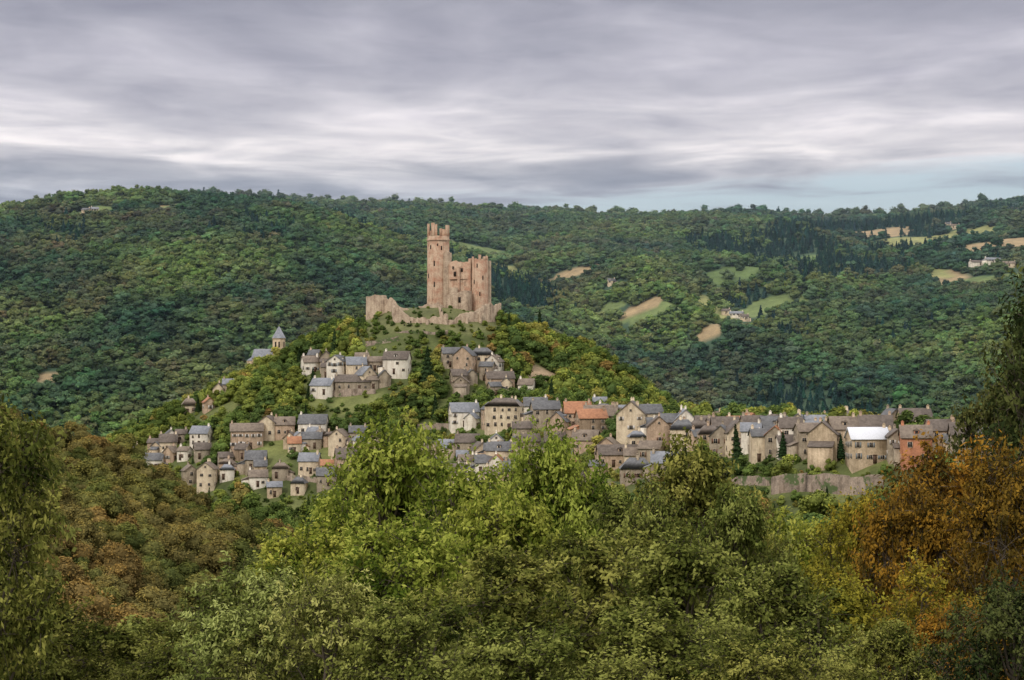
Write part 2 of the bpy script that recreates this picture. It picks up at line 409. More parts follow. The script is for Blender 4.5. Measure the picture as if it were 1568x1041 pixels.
def house(x,y,z,rot,W,D,h,rh,wm,rm,rng,name='stone_house',hip=False,gable_front=False):
    if gable_front: rot += math.pi/2
    e = empty(name,(x,y,z),rot); W2,D2 = W/2,D/2
    PLOTS.append((x,y,max(W,D)*0.5))
    mb = MB()
    V = [(-W2,-D2,-7),(W2,-D2,-7),(W2,D2,-7),(-W2,D2,-7),(-W2,-D2,h),(W2,-D2,h),(W2,D2,h),(-W2,D2,h)]
    mb.add(V,[(0,1,5,4),(2,3,7,6),(1,2,6,5),(3,0,4,7)])
    if not hip:
        mb.add([(-W2,-D2,h),(-W2,D2,h),(-W2,0,h+rh)],[(0,2,1)]); mb.add([(W2,-D2,h),(W2,D2,h),(W2,0,h+rh)],[(0,1,2)])
    obj('walls', mb.mesh('walls',[wm]), e)
    mr = MB()
    if hip:
        o=0.4; k=min(W2*0.55, D2)
        V=[(-W2-o,-D2-o,h-0.1),(W2+o,-D2-o,h-0.1),(W2+o,D2+o,h-0.1),(-W2-o,D2+o,h-0.1),(-W2+k,0,h+rh),(W2-k,0,h+rh)]
        mr.add(V,[(0,1,5,4),(2,3,4,5),(3,2,1,0)]); mr.add(V,[(1,2,5),(3,0,4)])
    else: gable_roof(mr,W2,D2,h,rh)
    if rng.rand()<0.4:
        aw=rng.uniform(2.2,3.6); sg=rng.choice([-1,1]); ah=h*rng.uniform(0.4,0.65); x0,x1=(W2-0.01,W2+aw) if sg>0 else (-W2-aw,-W2+0.01); yd=D2*rng.uniform(0.5,0.85)
        mx_=MB(); mx_.box(x0,x1,-yd,yd,-7,ah); obj('annex', mx_.mesh('annex',[wm]), e)
        xo=x1+0.3 if sg>0 else x0-0.3; xi=x0+0.005 if sg>0 else x1-0.005
        V=[(xi,-yd-0.3,ah+aw*0.45),(xo,-yd-0.3,ah+0.02),(xo,yd+0.3,ah+0.02),(xi,yd+0.3,ah+aw*0.45),(xi,-yd-0.3,ah+aw*0.45+.2),(xo,-yd-0.3,ah+0.22),(xo,yd+0.3,ah+0.22),(xi,yd+0.3,ah+aw*0.45+.2)]
        mr.add(V,[(0,1,2,3),(7,6,5,4),(0,4,5,1),(1,5,6,2),(2,6,7,3)])
        mr.add([(xi,-yd,ah),(xo-0.3*sg,-yd,ah),(xi,-yd,ah+aw*0.4),(xi,yd,ah),(xo-0.3*sg,yd,ah),(xi,yd,ah+aw*0.4)],[(0,1,2),(3,5,4)])
    obj('roof', mr.mesh('roof',[rm]), e)
    tr,gl,st = MB(),MB(),MB(); sh = rng.rand()<0.3
    ns = max(1,int(h/2.8)); skip = rng.uniform(0.15,0.5)
    for face in range(4):
        L = W if face<2 else D
        n = max(1,int(L/rng.uniform(2.5,3.4)))
        for s in range(ns):
            for i in range(n):
                if rng.rand()<skip: continue
                u = (i+0.5)/n*L-L/2+rng.uniform(-.35,.35)
                window((tr,gl,st),face,u,s*(h/ns)+1.0+rng.uniform(-.2,.2),rng.choice([0.8,1.0,1.2]),rng.choice([1.1,1.4,1.6]),W2,D2,sh,rng)
        if face>=2 and not hip and D>6 and rng.rand()<0.5:
            window((tr,gl,st),face,0,h+rh*0.22,0.7,0.8,W2,D2,False,rng)
    if not tr.V: window((tr,gl,st),0,0,1.2,1,1.3,W2,D2,False,rng)
    obj('window_surrounds', tr.mesh('ws',[M_trim]), e); obj('windows', gl.mesh('wg',[M_glass]), e)
    if st.V: obj('shutters', st.mesh('sh',[SHUT[rng.randint(3)]]), e)
    md = MB(); dx = rng.uniform(-W2*0.5,W2*0.5); md.box(dx-0.55,dx+0.55,-D2-0.14,-D2+0.05,-0.3,2.1); md.box(dx-0.7,dx+0.7,-D2-0.2,-D2+0.05,2.1,2.3)
    obj('door', md.mesh('door',[M_door]), e)
    mc = MB()
    for q in range(rng.randint(1,3)):
        cx = rng.choice([-1,1])*(W2-0.6) if not hip else rng.uniform(-W2*.3,W2*.3)
        cy = (rng.choice([-1,1])*0.7) if q else 0.0
        mc.box(cx-0.4,cx+0.4,cy-0.32,cy+0.32,h+rh*0.3,h+rh+1.0); mc.box(cx-0.48,cx+0.48,cy-0.4,cy+0.4,h+rh+1.0,h+rh+1.12)
        mc.box(cx-0.2,cx+0.2,cy-0.15,cy+0.15,h+rh+1.12,h+rh+1.4)
        if q==0 and W2<3.5: break
    obj('chimney', mc.mesh('chimney',[wm]), e)
    if rng.rand()<0.3 and W>7 and not hip:
        mdm = MB(); zz=h+rh*0.25; yy=-D2*0.75
        mdm.box(-0.7,0.7,yy,yy+D2*0.6,zz-0.3,zz+1.2); obj('dormer', mdm.mesh('dormer',[wm]), e)
        mdg = MB(); mdg.box(-0.4,0.4,yy-0.02,yy+0.05,zz+0.1,zz+1.0); obj('dormer_window', mdg.mesh('dw',[M_glass]), e)
        mdr = MB(); V=[(-0.95,yy-0.25,zz+1.15),(0.95,yy-0.25,zz+1.15),(0,yy-0.25,zz+1.9),(-0.95,yy+D2*0.6,zz+1.15),(0.95,yy+D2*0.6,zz+1.15),(0,yy+D2*0.6,zz+1.9)]
        mdr.add(V,[(0,2,5,3),(1,4,5,2),(0,3,4,1)]); mdr.add(V,[(0,1,2),(3,5,4)]); obj('dormer_roof', mdr.mesh('dr',[rm]), e)
    return e
# px, base py, width px, wall height px, rot deg, gable to camera, wall, roof
A = [
(475,568,28,16,20,0,4,3),(517,572,30,22,-15,1,4,0),(545,580,34,24,10,0,3,1),(540,597,60,14,5,0,2,2),(608,572,44,24,-12,0,4,2),(560,590,30,18,35,1,3,1),
(690,560,30,22,10,0,2,0),(712,572,34,32,-15,1,1,0),(738,566,44,26,5,0,3,0),(757,575,26,24,-20,1,4,3),(765,592,48,14,12,0,1,2),(702,590,26,18,15,0,2,2),
(500,560,22,14,0,1,2,2),(290,632,26,12,15,0,3,3),(335,606,16,12,0,1,3,2),(775,598,20,12,0,1,3,0),(588,588,22,14,10,1,2,0),
(378,684,56,28,8,0,1,3),(412,668,30,24,-10,1,3,2),(436,666,34,18,6,0,1,3),(480,664,48,18,-5,0,4,0),(457,684,22,18,20,1,4,1),(478,684,34,10,0,0,2,0),
(520,690,30,26,-15,1,3,3),(548,674,30,12,5,0,2,0),(552,692,26,20,25,0,4,1),(576,690,22,20,-10,1,3,2),(505,680,20,16,0,0,1,2),
(318,746,30,32,-6,1,3,3),(392,716,36,16,4,0,2,0),(395,742,32,12,10,0,4,3),(474,722,34,20,-5,0,3,1),(530,718,36,20,12,0,1,2),(560,708,26,18,-20,1,4,0),
(258,688,30,12,8,0,3,2),(278,676,18,10,0,0,2,2),(236,716,36,12,-8,0,4,0),(210,700,18,14,0,1,3,2),(310,700,28,14,15,0,2,2),(262,704,20,10,-25,1,1,3),
(430,730,28,10,0,0,2,3),(500,740,34,12,6,0,2,0),(590,736,26,16,0,1,3,0),(372,700,22,12,-20,0,5,2),(345,712,24,12,20,0,2,2),
(772,655,62,38,-14,0,3,2),(752,652,28,30,20,1,1,0),(800,672,34,20,0,0,2,2),(835,648,48,26,10,0,2,0),(856,664,34,22,-15,1,1,0),(884,652,40,22,5,0,1,3),(820,634,40,14,0,0,4,0),
(688,700,36,18,10,0,3,1),(716,690,40,14,-5,0,2,2),(735,705,30,18,18,1,3,2),(766,708,44,22,-10,0,3,0),(760,688,26,14,0,1,4,1),(742,722,34,14,5,0,4,0),
(650,702,30,14,-12,0,2,3),(664,722,30,14,0,1,3,0),(812,690,30,18,10,0,2,2),(790,735,40,18,-8,0,1,0),(838,712,34,20,12,1,2,2),(610,712,28,16,10,0,2,0),(700,738,40,18,0,0,3,2),
(850,690,34,18,-6,0,5,2),(870,720,34,18,0,1,1,3),(880,745,36,16,8,0,2,2),
(905,672,44,34,12,0,5,2),(920,660,50,26,-8,0,2,3),(938,655,36,22,0,1,1,2),(968,672,44,40,-10,1,3,2),(992,664,40,34,15,0,3,0),(948,712,66,18,6,0,1,2),(932,702,36,20,-15,1,1,3),
(1008,690,34,40,0,1,1,2),(1028,672,34,28,12,0,5,0),(1020,726,44,20,-6,0,2,1),(1046,690,36,34,-12,0,3,0),(1048,664,40,20,0,1,4,1),(1070,680,32,26,10,0,2,2),(975,734,50,14,0,0,2,0),
(1086,688,34,26,0,0,1,2),(1105,696,34,30,-12,1,2,0),(1128,692,36,32,8,1,3,2),(1110,668,40,16,0,0,1,2),(1150,690,30,32,-8,0,4,1),(1165,704,32,38,4,0,3,0),(1188,698,30,34,-14,1,2,2),
(1185,674,40,22,8,0,2,0),(1210,690,34,38,0,0,4,2),(1236,698,34,40,10,0,2,3),(1222,668,40,20,-10,1,3,0),(1262,706,44,44,-18,1,0,2),(1290,690,40,36,6,0,0,3),(1292,655,44,20,0,0,3,2),
(1328,706,58,36,4,0,0,0),(1340,680,50,24,-8,0,1,2),(1372,702,26,36,0,1,2,2),(1402,708,46,40,-6,0,0,3),(1400,660,48,28,5,0,0,2),(1440,690,44,34,10,0,1,2),(1365,668,36,26,12,1,2,0),
(1250,668,34,20,0,0,2,1),(1318,668,34,18,0,1,1,0),(1150,668,30,16,10,0,2,2),(1080,662,30,14,0,0,2,2),(1480,700,50,36,-5,0,2,2),(1520,705,50,36,8,0,1,0),
]
rr_=np.random.RandomState(77); EX=[]
for (px,py,w,hp,rot,gf,wm,rm) in A:
    for q in range(2):
        if rr_.rand()<0.6:
            off = rr_.uniform(-12,16) if px<880 else rr_.uniform(-26,-4)
            EX.append((px+rr_.choice([-1,1])*w*rr_.uniform(0.7,1.3), py+off, w*rr_.uniform(0.5,0.8), min(24,hp*rr_.uniform(0.5,0.8)), rr_.uniform(-25,25), int(rr_.rand()<.4), rr_.choice([0,1,2,3,4]), rr_.choice([0,1,2,3])))
for k,(px,py,w,hp,rot,gf,wm,rm) in enumerate(A+EX):
    rng = np.random.RandomState(100+k); main = px>880 and k<len(A)
    y0 = 560 if px>880 else (600 if px>640 else 700)
    x,y,z = sight(px,py,y0,1005,1.0)
    W = max(5.2, w*y/F*(1.0 if main else 0.88)); D = W*rng.uniform(0.75,1.0) if W<9 else rng.uniform(7,9)
    if k>=len(A):
        if min(math.hypot(x-p[0],y-p[1])-0.62*(p[2]+W/2) for p in PLOTS)<0 or math.hypot(x+40,y-1000)<62: continue
    hh = max(4.0, hp*y/F*(1.0 if main else 0.92))
    wall = WALLS[wm]; roof = ROOFS[rm]; hip=(rng.rand()<0.12)
    if (px,py)==(1402,708): wall = W_RED; hip=False
    if (px,py)==(1328,706): roof = R_METAL; hip=False
    if k in (50,33,68,88) or (k>=len(A) and rng.rand()<0.05): roof = R_TILE
    if gf: W,D = D*1.15,W
    house(x,y,z-0.3,math.radians(rot),W,D,hh,D*rng.uniform(0.36,0.5),wall,roof,rng,hip=hip,gable_front=bool(gf))
nh=len(PLOTS)
for k,(px,py,w) in enumerate([(936,436,14),(1128,486,26),(1112,482,14),(1462,350,18),(1452,347,12),(1520,404,34),(1495,408,28),(1545,410,24),(132,328,14),(145,326,10),(1140,492,14)]):
    x,y,z = sight(px,py,1500,3300,5); rng=np.random.RandomState(500+k); W=max(8,w*y/F*0.8)
    house(x,y,z+1.5,math.radians(rng.uniform(-30,30)),W,7,2.8,2.2,WALLS[4 if k in(5,6,1) else 3],ROOFS[k%4],rng,name='farmhouse')
VPLOTS = np.array(PLOTS[nh:]); HHl=list(PLOTS[:nh])

# ------------------------------------------------------------------ church
cx,cy,cz = sight(412,560,900,1010,1.0)
e = empty('village_church',(cx,cy,cz),math.radians(-12)); PLOTS.append((cx,cy,12)); HHl.append((cx,cy,9))
mb=MB(); W2,D2,h,rh=7.5,4.2,6,4.2
V=[(-W2,-D2,-8),(W2,-D2,-8),(W2,D2,-8),(-W2,D2,-8),(-W2,-D2,h),(W2,-D2,h),(W2,D2,h),(-W2,D2,h)]
mb.add(V,[(0,1,5,4),(2,3,7,6),(1,2,6,5),(3,0,4,7)])
mb.add([(-W2,-D2,h),(-W2,D2,h),(-W2,0,h+rh)],[(0,2,1)]); mb.add([(W2,-D2,h),(W2,D2,h),(W2,0,h+rh)],[(0,1,2)])
for i in range(4): mb.box(-6.5+i*3.6,-5.8+i*3.6,-D2-0.9,-D2+0.1,-6,4.6)
mb.box(-W2-3.2,-W2+0.1,-2.8,2.8,-8,4.6)
obj('nave', mb.mesh('nave',[WALLS[0]]), e)
mr=MB(); gable_roof(mr,W2,D2,h,rh)
V=[(-W2-3.4,-3.1,4.5),(-W2-3.4,3.1,4.5),(-W2+0.1,3.1,4.5),(-W2+0.1,-3.1,4.5),(-W2+0.1,0,7.6)]
mr.add(V,[(0,3,2,1)]); mr.add(V,[(0,1,4),(3,0,4),(1,2,4)])
obj('nave_roof', mr.mesh('nr',[ROOFS[1]]), e)
mt=MB(); tx=5.9; mt.box(tx-2.5,tx+2.5,-4.5,0.5,-8,15.4); mt.box(tx-2.7,tx+2.7,-4.7,0.7,15.4,15.8); mt.box(tx-2.62,tx+2.62,-4.62,0.62,9.8,10.1)
obj('bell_tower', mt.mesh('bt',[WALLS[0]]), e)
ms=MB(); ms.add([(tx-2.8,-4.8,15.8),(tx+2.8,-4.8,15.8),(tx+2.8,0.8,15.8),(tx-2.8,0.8,15.8),(tx,-2,22)],[(0,1,4),(1,2,4),(2,3,4),(3,0,4)])
ms.box(tx-0.06,tx+0.06,-2.06,-1.94,21.8,23.2)
obj('spire', ms.mesh('sp',[ROOFS[1]]), e)
mo=MB()
for sx in (-0.9,0.9):
    mo.box(tx+sx-0.4,tx+sx+0.4,-4.53,-4.4,11.2,14.0); mo.box(tx+2.4,tx+2.53,-2+sx-0.4,-2+sx+0.4,11.2,14.0); mo.box(tx-2.53,tx-2.4,-2+sx-0.4,-2+sx+0.4,11.2,14.0)
for i in range(3): mo.box(-4.8+i*3.6,-4.1+i*3.6,-D2-0.03,-D2+0.1,1.5,4)
obj('openings', mo.mesh('op',[M_dark]), e)

# ------------------------------------------------------------------ castle
def ring(mb, cx,cy,r,z0,z1,th,n=28,jag=0,a0=0,a1=2*math.pi,taper=0.0,mi=0,seed=0,full=True):
    k = n if full else n+1
    an = [a0+(a1-a0)*i/n for i in range(k)]
    V=[]
    for i,a in enumerate(an):
        zt = z1 + jag*((vn(i*0.37+seed,seed*1.7)-0.5)*2 + 0.5*(vn(i*0.9,seed+4)-0.5))
        for rr,z in ((r*(1+taper),z0),(r,zt),(r-th,zt),(r-th,z0)):
            V.append((cx+rr*math.cos(a),cy+rr*math.sin(a),z))
    Fs=[]
    for i in range(n):
        j=(i+1)%k
        for q in range(3): Fs.append((i*4+q, j*4+q, j*4+q+1, i*4+q+1))
    if not full:
        Fs.append((0,1,2,3)); Fs.append(((k-1)*4+3,(k-1)*4+2,(k-1)*4+1,(k-1)*4))
    mb.add(V,Fs,mi)
def rwall(mb, pts, z0, tops, th, jag, seed, step=1.2):
    """ruined wall along a polyline, ragged top"""
    V=[]; P=[]; T=[]
    for (p,q),(ta,tb) in zip(zip(pts[:-1],pts[1:]), zip(tops[:-1],tops[1:])):
        L = math.hypot(q[0]-p[0],q[1]-p[1]); n=max(1,int(L/step))
        nx_,ny_ = -(q[1]-p[1])/L, (q[0]-p[0])/L
        for i in range(n+1):
            f=i/n; P.append((p[0]+(q[0]-p[0])*f,p[1]+(q[1]-p[1])*f,nx_,ny_)); T.append(ta+(tb-ta)*f)
    for i,((x,y,a,b_),t) in enumerate(zip(P,T)):
        t += jag*((float(vn(i*0.45+seed,seed*3.1))-0.5)*2+(float(vn(i*1.7,seed+9))-0.5)*1.2)
        V += [(x-a*th/2,y-b_*th/2,z0),(x-a*th/2,y-b_*th/2,t),(x+a*th/2,y+b_*th/2,t),(x+a*th/2,y+b_*th/2,z0)]
    n=len(P); Fs=[]
    for i in range(n-1):
        for q in range(3): Fs.append((i*4+q,(i+1)*4+q,(i+1)*4+q+1,i*4+q+1))
    Fs += [(0,1,2,3),((n-1)*4+3,(n-1)*4+2,(n-1)*4+1,(n-1)*4)]
    mb.add(V,Fs)
castle = empty('medieval_castle',(0,0,0))
kx,ky=-37.0,1000.0; r=5.5
mk=MB(); ring(mk,kx,ky,r,6,52.2,2.2,36,0,taper=0.05); ring(mk,kx,ky,r+0.4,49.8,50.6,0.5,36); ring(mk,kx,ky,r-1.0,51.7,52.0,4.49,24)
ring(mk,kx,ky,r+0.12,33.0,33.35,0.3,36)
for i in range(8):
    a=2*math.pi*(i+0.35)/8; w=0.12+0.04*(i%2)
    ring(mk,kx,ky,r+0.1,52.2,(57.8,55.8,58.4,55.0,58.0,58.6,56.0,57.7)[i],1.0,4,0.3,a-w,a+w,full=False,seed=i)
obj('round_keep', mk.mesh('keep',[M_castle]), castle)
mt=MB(); ring(mt,kx+4.6,ky-4.2,2.2,6,43.6,1.4,18,0.5,taper=0.05,seed=3)
mt.add([(kx+4.6+2.2*math.cos(i*math.pi/8),ky-4.2+2.2*math.sin(i*math.pi/8),43.0) for i in range(16)]+[(kx+4.6,ky-4.2,45.2)],[(i,(i+1)%16,16) for i in range(16)])
obj('stair_turret', mt.mesh('turret',[M_castle2]), castle)
mw=MB(); rwall(mw,[(-31.5,994),(-20.5,993)],6,[38.8,39.8],1.8,1.2,3); rwall(mw,[(-21,993.4),(-20,1010)],6,[40,36],1.6,1.4,5); rwall(mw,[(-33,1008),(-20,1011)],6,[35,37],1.6,1.6,8)
rwall(mw,[(-12,997),(-13,1010),(-20,1011)],6,[39,36,35],1.6,1.4,13)
for zz in (20.5,30.2): mw.box(-31.3,-20.6,992.2,992.75,zz,zz+0.35)
mw.box(-27.2,-26.0,991.6,992.7,6,36.5)
obj('hall_walls', mw.mesh('hall',[M_castle]), castle)
mt=MB(); ring(mt,-16.0,993.5,4.1,6,40.2,1.4,24,0.8,taper=0.04,seed=11)
for i in range(5):
    a=-math.pi*(0.1+0.2*i); ring(mt,-16.0,993.5,4.1,39.6,(42.0,41.2,42.4,40.8,41.8)[i],0.8,3,0.4,a-0.17,a+0.17,full=False,seed=i+3)
obj('corner_tower', mt.mesh('ct',[M_castle]), castle)
mt=MB(); ring(mt,-11.9,995,1.5,6,39.2,1.0,14,0.7,taper=0.03,seed=19); obj('side_turret', mt.mesh('st',[M_castle2]), castle)
ml=MB(); rwall(ml,[(-32.5,986),(-22,985.5),(-20.5,990)],6,[22.5,24.8,25],1.5,0.7,21); ml.box(-31.5,-27,987.3,991,8,26.0)
rwall(ml,[(-46,990),(-42,986),(-34,985)],8,[16,17.5,18],1.4,0.8,22)
obj('chapel_wall', ml.mesh('cw',[M_castle2]), castle)
mt=MB(); ring(mt,-67.5,992,5.2,-4,21.8,1.3,26,0.9,taper=0.06,seed=29); obj('ruined_round_tower', mt.mesh('rt',[M_castle2]), castle)
mc=MB()
rwall(mc,[(-63,989),(-57,984),(-49,980)],-6,[19.5,18.5,12.5],1.5,2.0,31)
rwall(mc,[(-59,984),(-57,968),(-46,964),(-31,963)],-8,[17.5,15.5,10.5,11.5],1.5,1.6,33)
rwall(mc,[(-31,963),(-24,968),(-14,976),(-11,980)],-8,[9.5,12,16,17.5],1.5,1.2,35)
rwall(mc,[(-11,980),(-6,990),(-8,1004)],-2,[17.5,18,16],1.4,1.0,38)
rwall(mc,[(-34,965),(-36,985)],-2,[13,17],1.3,1.0,45)
for x,y,zt in ((-50,963.4,9.5),(-41,962.8,9.8),(-22,968.4,11),(-15.5,973.6,13)): mc.box(x-0.7,x+0.7,y-1.3,y,-8,zt)
obj('curtain_walls', mc.mesh('cu',[M_castle2]), castle)
mc=MB()
rwall(mc,[(-56,957),(-40,953),(-29,955)],-12,[3.5,4.5,4.0],1.5,0.8,39)
rwall(mc,[(-80,985),(-74,975),(-60,966)],-14,[3,3.5,2.5],1.5,0.8,49)
obj('lower_terrace_walls', mc.mesh('lt',[M_ruin]), castle)
mo=MB()
def slit(cx_,cy_,rr,a,z,w,h):
    V=[]
    for rr2 in (rr-0.3, rr+0.02):
        for da,zz in ((-w/2/rr,z),(w/2/rr,z),(w/2/rr,z+h),(-w/2/rr,z+h)):
            V.append((cx_+rr2*math.cos(a+da),cy_+rr2*math.sin(a+da),zz))
    mo.add(V,[(4,5,6,7),(0,3,2,1),(0,1,5,4),(1,2,6,5),(2,3,7,6),(3,0,4,7)])
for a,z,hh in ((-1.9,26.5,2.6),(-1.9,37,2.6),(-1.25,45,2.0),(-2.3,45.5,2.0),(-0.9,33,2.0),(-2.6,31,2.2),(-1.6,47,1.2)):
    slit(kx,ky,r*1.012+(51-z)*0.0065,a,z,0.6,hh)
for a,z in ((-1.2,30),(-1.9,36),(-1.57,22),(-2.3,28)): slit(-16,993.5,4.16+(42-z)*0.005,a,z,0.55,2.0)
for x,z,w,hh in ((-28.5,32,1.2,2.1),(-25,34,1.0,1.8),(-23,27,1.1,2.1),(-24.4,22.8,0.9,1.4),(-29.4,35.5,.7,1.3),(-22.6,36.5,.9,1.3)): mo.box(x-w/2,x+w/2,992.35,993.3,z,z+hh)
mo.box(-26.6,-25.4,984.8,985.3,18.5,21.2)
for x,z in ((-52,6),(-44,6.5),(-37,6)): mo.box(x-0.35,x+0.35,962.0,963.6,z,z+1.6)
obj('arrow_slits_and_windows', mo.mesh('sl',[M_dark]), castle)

def retain(pts, top, name='stone_retaining_wall'):
    mb=MB(); P=[]; T=[]
    for px,py in pts:
        x,y,z=sight(px,py,560,1000,1.0); P.append((x,y)); T.append(z+top)
    rwall(mb,P,min(T)-14,T,1.0,0.6,len(pts)*1.3+pts[0][0]*0.01,2.0); obj(name, mb.mesh(name,[M_ruin]))
    for p,q in zip(P[:-1],P[1:]):
        for f in (0,.25,.5,.75,1):
            pt=(p[0]+(q[0]-p[0])*f,p[1]+(q[1]-p[1])*f,1.2); PLOTS.append(pt); HHl.append(pt)
retain([(1182,757),(1235,752),(1300,757),(1352,754)],5.2); retain([(1120,740),(1180,742)],2.4); retain([(500,606),(575,602)],2.4); retain([(905,748),(1000,742)],2)
retain([(560,530),(610,522)],2.0); retain([(440,735),(500,742)],2); retain([(640,655),(720,652)],1.6)
HP = np.array(PLOTS); HH=np.array(HHl)

# ------------------------------------------------------------------ distant forest
rng=np.random.RandomState(11)
FAR=[simple_tree('far_tree_%d'%i, rng, 11, 4.0+0.5*(i%3), 9, 420, 0.6, M_leafi, 0.15, (0.17,0.26), 0.28) for i in range(5)]
FAR.append(conifer_mesh('far_conifer', rng, 13, 3.6, 500, 0.75, M_leafi))
cfar=proto_coll('forest_plants', FAR)
X,Y=grid(-1500,1500,1240,3330,8.8,rng)
k=(np.abs(X)<0.30*Y+170)&((Y<3200)|(np.abs(X)<1300)); X,Y=X[k],Y[k]
k=(in_field(X,Y)<0)&(in_field(X,Y+16)<0); k|=(rng.rand(len(X))<0.05); X,Y=X[k],Y[k]
dmin=np.min(np.hypot(X[:,None]-VPLOTS[None,:,0],(Y[:,None]-VPLOTS[None,:,1]+14)*0.45),1); k=dmin>11; X,Y=X[k],Y[k]
Z=H(X,Y)-0.4; n=len(X)
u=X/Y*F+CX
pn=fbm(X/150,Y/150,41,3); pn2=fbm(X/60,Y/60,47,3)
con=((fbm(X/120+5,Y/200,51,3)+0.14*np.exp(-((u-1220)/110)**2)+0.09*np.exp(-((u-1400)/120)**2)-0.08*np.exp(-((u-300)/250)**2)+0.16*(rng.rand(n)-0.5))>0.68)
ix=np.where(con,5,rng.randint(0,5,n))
base=np.array([0.048,0.094,0.058]); ygreen=np.array([0.125,0.180,0.062]); blue=np.array([0.030,0.070,0.060]); ol=np.array([0.13,0.125,0.065])  # base greens kept bluer, some distance haze mixed into the colour
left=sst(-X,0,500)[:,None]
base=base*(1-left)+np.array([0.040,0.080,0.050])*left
w1=np.clip((pn-0.42)*3.4+0.22*(u>650)-0.1*left[:,0],0,1)[:,None]; col=base*(1-w1)+ygreen*w1  # noise patches of lighter yellow-green trees
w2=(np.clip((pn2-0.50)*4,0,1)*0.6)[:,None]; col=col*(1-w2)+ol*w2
w_haze=(sst(Y,1900,3200)*0.5)[:,None]; col=col*(1-w_haze)+np.array([0.060,0.102,0.084])*w_haze  # distance haze painted into the foliage colour: farther trees turn blue-grey
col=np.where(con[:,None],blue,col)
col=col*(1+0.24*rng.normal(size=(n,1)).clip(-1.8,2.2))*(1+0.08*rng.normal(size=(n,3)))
s=rng.uniform(0.65,1.3,n); s=np.where((Y>3050)&(rng.rand(n)<.14), s*1.7, s)
scl=np.stack([s*rng.uniform(.95,1.35,n),s*rng.uniform(.95,1.35,n),s*rng.uniform(.7,1.05,n)],1)
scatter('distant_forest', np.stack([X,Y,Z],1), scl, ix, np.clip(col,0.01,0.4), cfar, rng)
print('far', n)

# ------------------------------------------------------------------ trees of the castle hill
rng=np.random.RandomState(12)
MID=[simple_tree('hill_tree_%d'%i, rng, 8, 3.1+0.4*(i%3), 12, 1700, 0.30, M_leafi, 0.08, (0.15,0.25), 0.35) for i in range(5)]
MID.append(conifer_mesh('hill_conifer', rng, 12, 2.4, 1500, 0.42, M_leafi))
cmid=proto_coll('hill_plants', MID)
X,Y=grid(-330,380,500,1245,5.0,rng)
Z=H(X,Y); rc=np.hypot(X+40,Y-1000)
g2=fbm(X/22,Y/22,61,3)
k=(Z>-125)&((rc>26)|((rc>12)&(Y<986)&(rng.rand(len(X))<0.6)))&~((g2>0.64)&(rc<190)&(rng.rand(len(X))<0.6))
k&=np.hypot(X-15,(Y-935)*0.7)>10
X,Y,Z=X[k],Y[k],Z[k]
dn=np.min(np.hypot(X[:,None]-HP[None,:,0],Y[:,None]-HP[None,:,1])-HP[None,:,2],1); k=dn>1.4; X,Y,Z,dn=X[k],Y[k],Z[k],dn[k]
dx=X[:,None]-HH[None,:,0]; dy=Y[:,None]-HH[None,:,1]
front=((np.abs(dx)<HH[None,:,2]+2.0)&(dy<0)&(dy>-22)).any(1)
n=len(X); s=rng.uniform(0.5,1.2,n)*np.where(front,0.42,1.0)*np.where(dn<4,0.75,1.0)
s=np.where((Z<-70),s*1.2,s)
s=np.where((np.abs(X-75)<90)&(Y<1000)&(X>0)&(Z>-33)&~front&(Y>900), s*1.15, s)
cz_=(np.abs(X+40)<34)&(Y<1000)&(Y>930); s=np.where(cz_,s*0.5,s)
s=np.where(np.hypot(X+40,Y-1000)<48, s*0.65, s); s=np.where(np.hypot(X+40,Y-1000)<27, s*0.6, s)
ix=np.where(rng.rand(n)<0.03,5,rng.randint(0,5,n))
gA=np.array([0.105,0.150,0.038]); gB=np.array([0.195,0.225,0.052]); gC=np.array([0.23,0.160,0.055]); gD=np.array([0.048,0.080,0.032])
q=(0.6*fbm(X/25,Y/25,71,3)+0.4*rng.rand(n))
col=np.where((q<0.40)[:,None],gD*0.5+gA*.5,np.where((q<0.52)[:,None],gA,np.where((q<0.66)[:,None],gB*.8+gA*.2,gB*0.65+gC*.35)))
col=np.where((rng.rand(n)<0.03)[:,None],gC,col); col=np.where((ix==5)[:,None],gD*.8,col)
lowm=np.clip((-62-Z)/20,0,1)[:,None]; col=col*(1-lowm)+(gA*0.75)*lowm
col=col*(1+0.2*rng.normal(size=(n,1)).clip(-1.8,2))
scl=np.stack([s*rng.uniform(.9,1.3,n),s*rng.uniform(.9,1.3,n),s*rng.uniform(.8,1.15,n)],1)
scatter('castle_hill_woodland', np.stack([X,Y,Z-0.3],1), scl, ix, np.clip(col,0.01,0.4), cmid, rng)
print('hill', n)

# ------------------------------------------------------------------ near valley-side woodland
rng=np.random.RandomState(13)
NEARP=[simple_tree('valley_tree_%d'%i, rng, 9, 3.6+0.4*(i%3), 20, 9000, 0.17, M_leafi, 0.08, (0.10,0.19), 0.5) for i in range(5)]
cnear=proto_coll('valley_plants', NEARP)
X,Y=grid(-260,220,112,510,5.0,rng); Z=H(X,Y)
k=(X>-0.42*Y-40)&(X<0.42*Y+40); X,Y,Z=X[k],Y[k],Z[k]; n=len(X)
s=rng.uniform(0.45,1.0,n); ix=rng.randint(0,5,n)
q=0.5*fbm(X/24,Y/24,81,3)+0.5*rng.rand(n)
a_=np.array([0.158,0.136,0.048]); b_=np.array([0.135,0.134,0.042]); c_=np.array([0.095,0.112,0.034]); d_=np.array([0.175,0.125,0.046])
col=np.where((q<0.34)[:,None],c_,np.where((q<0.52)[:,None],b_,np.where((q<0.70)[:,None],a_,d_)))
right=(X>-0.05*Y)[:,None]; col=np.where(right,c_*1.1,col)
col=col*(1+0.16*rng.normal(size=(n,1)).clip(-1.8,2))
